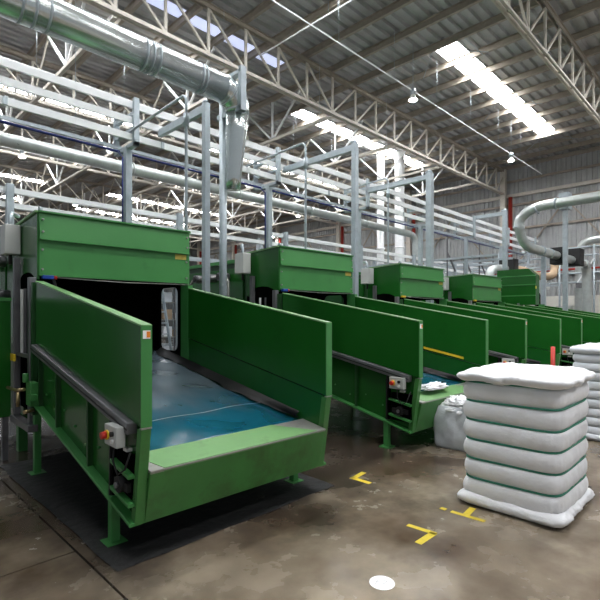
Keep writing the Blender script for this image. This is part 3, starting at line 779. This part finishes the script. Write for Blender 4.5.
# portals (post and arm) that tie back to the rack
def portal(X, Y, z, wd, label):
    p = empty('support_portal', label, 'support post', (X, Y, 0), group='galvanised post and arm supports')
    MB().box(-wd/2, wd/2, -wd/2, wd/2, .02, z).build('post', 'galv', p, .006)
    MB().box(-wd, wd, -wd, wd, 0, .02).build('base_plate', 'galv', p)
    MB().box(-wd*.4, wd*.4, wd/2, 8.14-Y, z-.15, z-.02).build('arm', 'galv', p, .004)
    MB().tube([(0, -wd*.3, z), (0, wd*.1, z+.05), (0, wd*.8, z+.02)], wd*.35, 8).build('corner_cap', 'galv', p)
portal(4.42, 6.59, 5.2, .10, 'galvanised square post with arm, just behind the silver duct post')
portal(7.66, 5.99, 5.23, .11, 'galvanised square post with arm rising between second and third machines')
portal(10.92, 6.10, 5.34, .15, 'thick galvanised post with arm behind the third machine hood')
portal(18.13, 6.96, 5.65, .15, 'galvanised post with arm at the far end of the rack')
# duct post
dp = empty('duct_support_post', 'round galvanised post carrying the big silver duct elbow', 'support post', (4.34, 6.0, 0))
MB().cyl((0, 0, .02), (0, 0, 5.25), .06, 16).build('post', 'galv', dp)
MB().box(-.12, .12, -.12, .12, 0, .02).build('base_plate', 'galv', dp)
cl = MB(); cl.box(-.05, .05, -.52, -.45, 4.72, 5.38); cl.box(-.05, .05, -.5, .1, 4.72, 4.80); cl.box(-.05, .05, -.5, .1, 5.28, 5.34)
cl.build('duct_clamp', 'galv', dp, .004)

# big silver duct
DZ, DY, DR = 5.06, 5.74, .205
bd = empty('silver_duct', 'large shiny silver ventilation duct crossing the top corner and bending down', 'duct', (0, DY, DZ))
MB().cyl((-4, 0, 0), (4.12, 0, 0), DR, 32).build('duct_run', 'duct', bd)
el = arc((4.12, 0, -.30), .30, PI/2, 0, (1, 0, 0), (0, 0, 1), 10)
MB().tube(el, [DR]*6+[DR-.006*i for i in range(5)], 28).build('duct_elbow', 'duct', bd)
MB().tube([el[-1], (4.42, 0.03, -.55), (4.43, .12, -1.25), (4.44, .14, -1.44)], [.172, .165, .128, .12], 24).build('duct_reducer', 'duct', bd)
for x in (-1.0, 1.45, 1.58, 1.72, 2.86, 2.95, 3.04, 3.7, 3.76):
    MB().tube([(x-.012, 0, 0), (x+.012, 0, 0)], DR+.003, 32).build('duct_seam', 'galv', bd)
for i in (3, 6, 9):
    d = (Vector(el[i])-Vector(el[i-1])).normalized()*.008
    MB().tube([Vector(el[i])-d, Vector(el[i])+d], DR+.002-(.006*(i-5) if i > 5 else 0), 28).build('duct_seam', 'galv', bd)
# long grey duct
gd = empty('grey_duct', 'long dull grey duct behind the rail rack bending down at its end', 'duct', (-.18, 10.77, 5.18))
MB().cyl((-3, 0, 0), (17.8, 0, 0), .135, 20).build('duct_run', 'duct_grey', gd)
e2 = arc((17.8, 0, -.4), .40, PI/2, 0, (1, 0, 0), (0, 0, 1), 8)
MB().tube(e2+[(18.2, 0, -3.6)], .135, 20).build('duct_drop', 'duct_grey', gd)
MB().cyl((18.2, 0, -5.18), (18.2, 0, -3.6), .16, 16).build('duct_foot', 'duct_grey', gd)
for x in (-1, 2.2, 5.3, 8.5, 11.5, 14.6): MB().cyl((x-.02, 0, 0), (x+.02, 0, 0), .155, 20).build('duct_collar', 'duct_grey', gd)
for x in (0.5, 4, 8, 12, 16): MB().cyl((x, 0, .13), (x, 0, 5.3), .006, 5).build('hanger_rod', 'galv', gd)
# S duct
sd_ = empty('curved_pipe', 'fat pale pipe with a big curve above the farthest machine', 'duct', (16.6, 5.62, 0))
pth = [(0, -3.6, 5.33), (0, -1.0, 5.30)]+[Vector((0, -.55, 4.80))+Vector((0, math.sin(a), math.cos(a)))*Vector((1, .9, .5)) if False else Vector((0, -.55+.85*math.sin(a), 4.78+.52*math.cos(a))) for a in [PI*.12*i for i in range(0, 6)]]
pth += [Vector((.05, .28, 4.55)), Vector((.18, .22, 4.22)), Vector((.45, .12, 4.02)), Vector((.9, 0.0, 3.98)), Vector((4.2, 0, 3.98)), Vector((6.9, 0, 3.98))]
def smooth_path(p, n=3):
    p = [Vector(q) for q in p]
    for _ in range(n):
        o = [p[0]]
        for a, b in zip(p[:-1], p[1:]): o += [a*.75+b*.25, a*.25+b*.75]
        o.append(p[-1]); p = o
    return p
MB().tube(smooth_path(pth, 2), .158, 20).build('pipe_run', 'duct_grey', sd_)
for (p, q) in (((0, -.9, 5.30), (0, -.84, 5.30)), ((2.2, 0, 3.98), (2.24, 0, 3.98)), ((0, -2.2, 5.32), (0, -2.14, 5.32)), ((0, -.3, 5.22), (0, -.25, 5.20)), ((.03, .30, 4.72), (.03, .30, 4.66)), ((1.3, 0, 3.98), (1.36, 0, 3.98))):
    MB().cyl(p, q, .185, 20).build('clamp_ring', 'galv', sd_)
MB().box(3.1, 3.7, -.25, .25, 3.66, 4.3).build('black_coupling', 'black', sd_, .02)
MB().box(5.1, 5.7, -.32, .32, 3.75, 4.45).build('black_coupling', 'black', sd_, .02)
MB().tube(smooth_path([(6.9, 0, 3.98), (7.3, 0, 3.95), (7.5, 0, 3.6), (7.5, 0, 3.0), (7.5, 0, 0)], 2), .2, 16).build('down_pipe', 'duct_grey', sd_)
cp1 = empty('pipe_support_post', 'slim galvanised post holding the curved pipe', 'support post', (16.8, 4.53, 0))
MB().box(-.065, .065, -.065, .065, 0.02, 5.45).build('post', 'galv', cp1); MB().box(-.2, .2, -.2, .2, 0, .02).build('base_plate', 'galv', cp1)
MB().box(-.2, .2, -.14, .14, 5.1, 5.62).build('clamp', 'galv', cp1)
cp2 = empty('pipe_support_post', 'short galvanised post under the lower run of the curved pipe', 'support post', (18.2, 5.62, 0))
MB().box(-.07, .07, -.07, .07, 0.02, 3.8).build('post', 'galv', cp2); MB().box(-.2, .2, -.2, .2, 0, .02).build('base_plate', 'galv', cp2)
# second pale pipe at the frame edge
sp_ = empty('bent_pipe', 'pale bent pipe running down behind the black coupling', 'duct', (26.8, 6.3, 0))
MB().tube(smooth_path([(0, -4, 5.5), (0, -.5, 5.5), (0, .1, 5.4), (0, .3, 4.8), (0, .3, 0.0)], 3), .2, 16).build('pipe_run', 'duct_grey', sp_)
# curly exhaust with black fan box and tan hose
fx = empty('exhaust_fan', 'black fan box with curved silver pipe and tan hose behind the farthest hood', 'fan', (18.9, 7.9, 0))
MB().tube(smooth_path([(0, 0, 2.2), (0, 0, 3.1), (.1, -.03, 3.55), (.6, -.15, 3.62), (1.2, -.3, 3.62)], 3), .17, 16).build('curved_pipe', 'duct_grey', fx)
MB().box(1.0, 1.6, -.6, .0, 3.4, 4.05).build('fan_box', 'black', fx, .03)
MB().tube(smooth_path([(1.7, -.4, 3.65), (2.4, -.6, 3.6), (3.4, -.8, 3.4), (4.3, -1.1, 3.45), (4.6, -1.1, 3.7), (4.7, -1.1, 4.0)], 3), [.2]*0 or .17, 16).build('tan_hose', 'canvas', fx)
MB().box(-.2, .2, -.2, .2, 0, 2.2).build('stand', 'green_body', fx)

# thin hooked steam pipes
def hook(X, Y, zt, back, label):
    h = empty('hooked_pipe', label, 'pipe', (X, Y, 0), group='thin hooked steam pipes')
    p = [(0, 0, 0), (0, 0, zt-.12)]+arc((0, .12, zt-.12), .12, PI, PI/2, (0, 1, 0), (0, 0, 1), 6)+[(0, back, zt-.05)]
    MB().tube(p, .022, 10).build('pipe_run', 'galv', h)
    MB().cyl((0, 0, zt-.5), (0, 0, zt-.3), .045, 10).build('valve', 'galv', h)
hook(3.84, 6.26, 5.05, 1.85, 'thin hooked pipe dropping behind the nearest hood')
hook(6.50, 6.29, 5.02, 1.85, 'thin hooked pipe dropping behind the second hood')
hook(9.95, 6.72, 5.15, 1.4, 'thin hooked pipe dropping behind the third hood')

# white standpipes
for (X, Y, r_, zt, l) in ((21.1, 13.54, .25, 10.25, 'thick white vertical pipe rising to the roof behind the rack'), (20.7, 14.46, .19, 10.25, 'slimmer white vertical pipe left beside the thick white one')):
    v = empty('vertical_pipe', l, 'pipe', (X, Y, 0))
    MB().cyl((0, 0, 0), (0, 0, zt), r_, 20).build('pipe_run', 'white_steel', v)
    for z in (2.5, 5.2, 7.9): MB().cyl((0, 0, z), (0, 0, z+.08), r_+.03, 20).build('pipe_collar', 'white_steel', v)

# back pipe racks
def back_rack(Y, zs, xs, label, m, r_=.05, y2=None):
    q = empty('pipe_rack', label, 'pipe rack', (0, Y, 0))
    for z in zs: MB().box(-2, 26.5, -r_, r_, z-r_, z+r_).build('beam', m, q)
    for x in xs:
        MB().box(x-.06, x+.06, -.06-.08, .06-.08, 0, max(zs)+.1).build('post', 'galv', q)
back_rack(10.0, (4.0, 3.72), (2.35, 5.9, 9.4, 13, 16.5, 20, 23.5), 'white double beam rack just over the hoods', 'white_steel')
back_rack(13.0, (4.3, 3.5, 3.0), (6.5, 11, 15.5, 18, 20.5, 23, 25.5), 'grey pipe rack third row behind the machines', 'galv', .045)
back_rack(15.5, (4.9, 3.8, 3.3, 2.7), (9, 13, 17, 19.5, 22, 24.5), 'farthest grey pipe rack before the end wall', 'galv', .04)
# cross pieces over the racks near the end wall
xr = empty('cross_rail_frame', 'grey rail frame spanning between the pipe racks near end wall', 'rail frame', (0, 0, 0))
for i, x in enumerate((17.5, 19, 20.5, 22, 23.5, 25)):
    for z in (3.1+.0*i, 3.9): MB().box(x-.04, x+.04, 7.0, 16.0, z, z+.08).build('cross_rail', 'galv', xr)
    MB().cyl((x, 9, 3.2), (x, 9, 5.0), .03, 8).build('hanger', 'dsteel', xr); MB().bar((x, 9, 4.2), (x+.7, 9, 3.5), .05, .05).build('hanger_brace', 'dsteel', xr)
    MB().box(x-.07, x+.07, 8.9, 9.04, 0, 3.1).build('post', 'galv', xr)

pb = empty('pipe_bank', 'bank of grey pipes and drops standing before the end wall', 'pipe rack', (25.8, 0, 0))
for k, z in enumerate((3.3, 3.75, 4.6, 5.0)): MB().cyl((0, 3, z), (0, 22, z), .05, 8).build('pipe_run', 'galv', pb)
for k in range(12):
    y = 4.2+1.5*k
    MB().cyl((-.08, y, 0), (-.08, y, 5.1), .045, 8).build('upright', 'galv', pb)
    MB().bar((-.1, y, 4.4), (-.1, y+.7, 3.3), .05, .05).build('brace', 'white_steel', pb)
    MB().box(-.3, .1, y+.5, y+.72, 3.0, 3.25).build('valve_box', ('white', 'dsteel', 'grey_box')[k % 3], pb)
# things seen far through the nearest machine's window and over the last panels
ld = empty('step_ladder', 'aluminium step ladder seen through the nearest machine window', 'ladder', (6.2, 10.9, 0), .5)
for s in (-.28, .28):
    MB().bar((s, 0, 0), (s*.7, .45, 2.9), .05, .06).build('rail', 'galv', ld); MB().bar((s, 1.1, 0), (s*.7, .5, 2.9), .05, .04).build('rear_leg', 'galv', ld)
for k in range(1, 10): MB().box(-.26, .26, .045*k-.0, .045*k+.09, .29*k, .29*k+.03).build('rung', 'galv', ld)
sf = empty('storage_shelf', 'grey storage shelf with folded linen seen through the nearest machine window', 'shelf', (7.2, 14.6, 0))
for z in (.3, .9, 1.5, 2.1, 2.6): MB().box(0, 2.6, 0, .6, z, z+.04).build('shelf_board', 'steel', sf)
for x in (0, 1.28, 2.56):
    for y in (0, .56): MB().box(x, x+.05, y, y+.05, 0, 2.8).build('upright', 'dsteel', sf)
for j, z in enumerate((.34, .94, 1.54, 2.14)):
    for i in range(6):
        q = MB().box(0, .32, .08, .5, 0, .22+.06*((i*7+j*3) % 3)).build('folded_linen', ('sheet', 'canvas', 'sheet_grey')[(i+j) % 3]); q.location = (7.2+.1+.41*i, 14.6, z)
        tag(q, '%s folded linen stack on the %s board of the far storage shelf' % (('white', 'tan', 'greyish')[(i+j) % 3], ('lowest', 'second', 'third', 'fourth')[j]), 'linen', 'folded linen on far shelf')
for (y, z0, z1, wd, m, l) in ((9.6, 0, 2.1, .9, 'white', 'white cabinet against the end wall left of the slim post'), (8.2, .0, 2.0, .55, 'white', 'white cabinet against the end wall right of the slim post'), (7.1, 0, 2.2, .8, 'grey_box', 'grey cabinet against the end wall beside the pale pipes')):
    q = empty('wall_cabinet', l, 'cabinet', (WX-.8, y, 0)); MB().box(0, .6, 0, wd, z0, z1).build('cabinet_body', m, q, .01); MB().box(-.02, 0, .03, wd-.03, .1, z1-.08).build('cabinet_door', m, q, .008)
    MB().box(-.05, -.02, .08, .11, 1.0, 1.2).build('handle', 'dsteel', q)

# ------------------------------------------------------------------ conduits and high bay lamps
def conduit(Y, z, x0, x1, label):
    c = empty('lighting_conduit', label, 'conduit', (0, Y, z))
    MB().box(x0, x1, -.013, .013, -.013, .013).build('conduit_run', 'white_steel', c)
    w_ = MB().cyl((0, 0, 0), (0, 0, RZ-z-.1), .006, 5).build('hanger_wire', 'galv', c); w_.location = (x0+1, 0, 0)
    x = x0+3.62
    while x < x1: inst(w_, loc=(x, 0, 0)); x += 2.62
conduit(7.95, 8.87, -2, 25.5, 'thin white lighting conduit hanging under the skylight strip')
conduit(15.0, 8.85, -2, 25.5, 'thin lighting conduit hanging behind the largest truss')
conduit(22.9, 8.85, -2, 26, 'thin far lighting conduit behind the rail rack')
cy = empty('lighting_conduit', 'thin conduit crossing under the roof towards the silver duct', 'conduit', (8.9, 0, 9.3))
MB().box(-.015, .015, 2, 10.5, -.015, .015).build('conduit_run', 'white_steel', cy)
MB().cyl((0, 7.5, 0), (0, 7.5, 1.1), .006, 5).build('hanger_wire', 'galv', cy)
def lamp_proto():
    l = empty('high_bay_lamp')
    MB().cyl((0, 0, .12), (0, 0, .30), .09, 16).build('lamp_housing', 'galv', l)
    MB().tube([(0, 0, .12), (0, 0, -.04)], [.07, .13], 20, False).build('reflector', 'white', l)
    MB().cyl((0, 0, -.05), (0, 0, -.03), .125, 20).build('lens', 'lamp', l)
    MB().cyl((0, 0, .3), (0, 0, 1.88), .008, 6).build('drop_rod', 'galv', l)
    return l
LP = [(13.17, 7.95, 8.62, 'bright high bay lamp on the conduit beside the largest truss'), (21.4, 7.95, 8.62, 'bright high bay lamp near the end wall skylight'),
      (5.9, 22.9, 8.62, 'far lamp shining above the long grey duct at picture edge'), (22.9, 22.9, 8.62, 'far lamp glowing under the grey duct between the hoods'),
      (10.8, 30.5, 8.62, 'small far lamp glowing just over the nearest hood'), (27.3, 30.5, 8.62, 'smallest far lamp glowing above the second machine hood')]
lp = lamp_proto()
for i, (x, y, z, l) in enumerate(LP):
    o = lp if i == 0 else copy_tree(lp)
    o.location = (x, y, z)
    tag(o, l or 'high bay lamp hanging from the roof, hidden among the steelwork', 'lamp', 'high bay lamps')
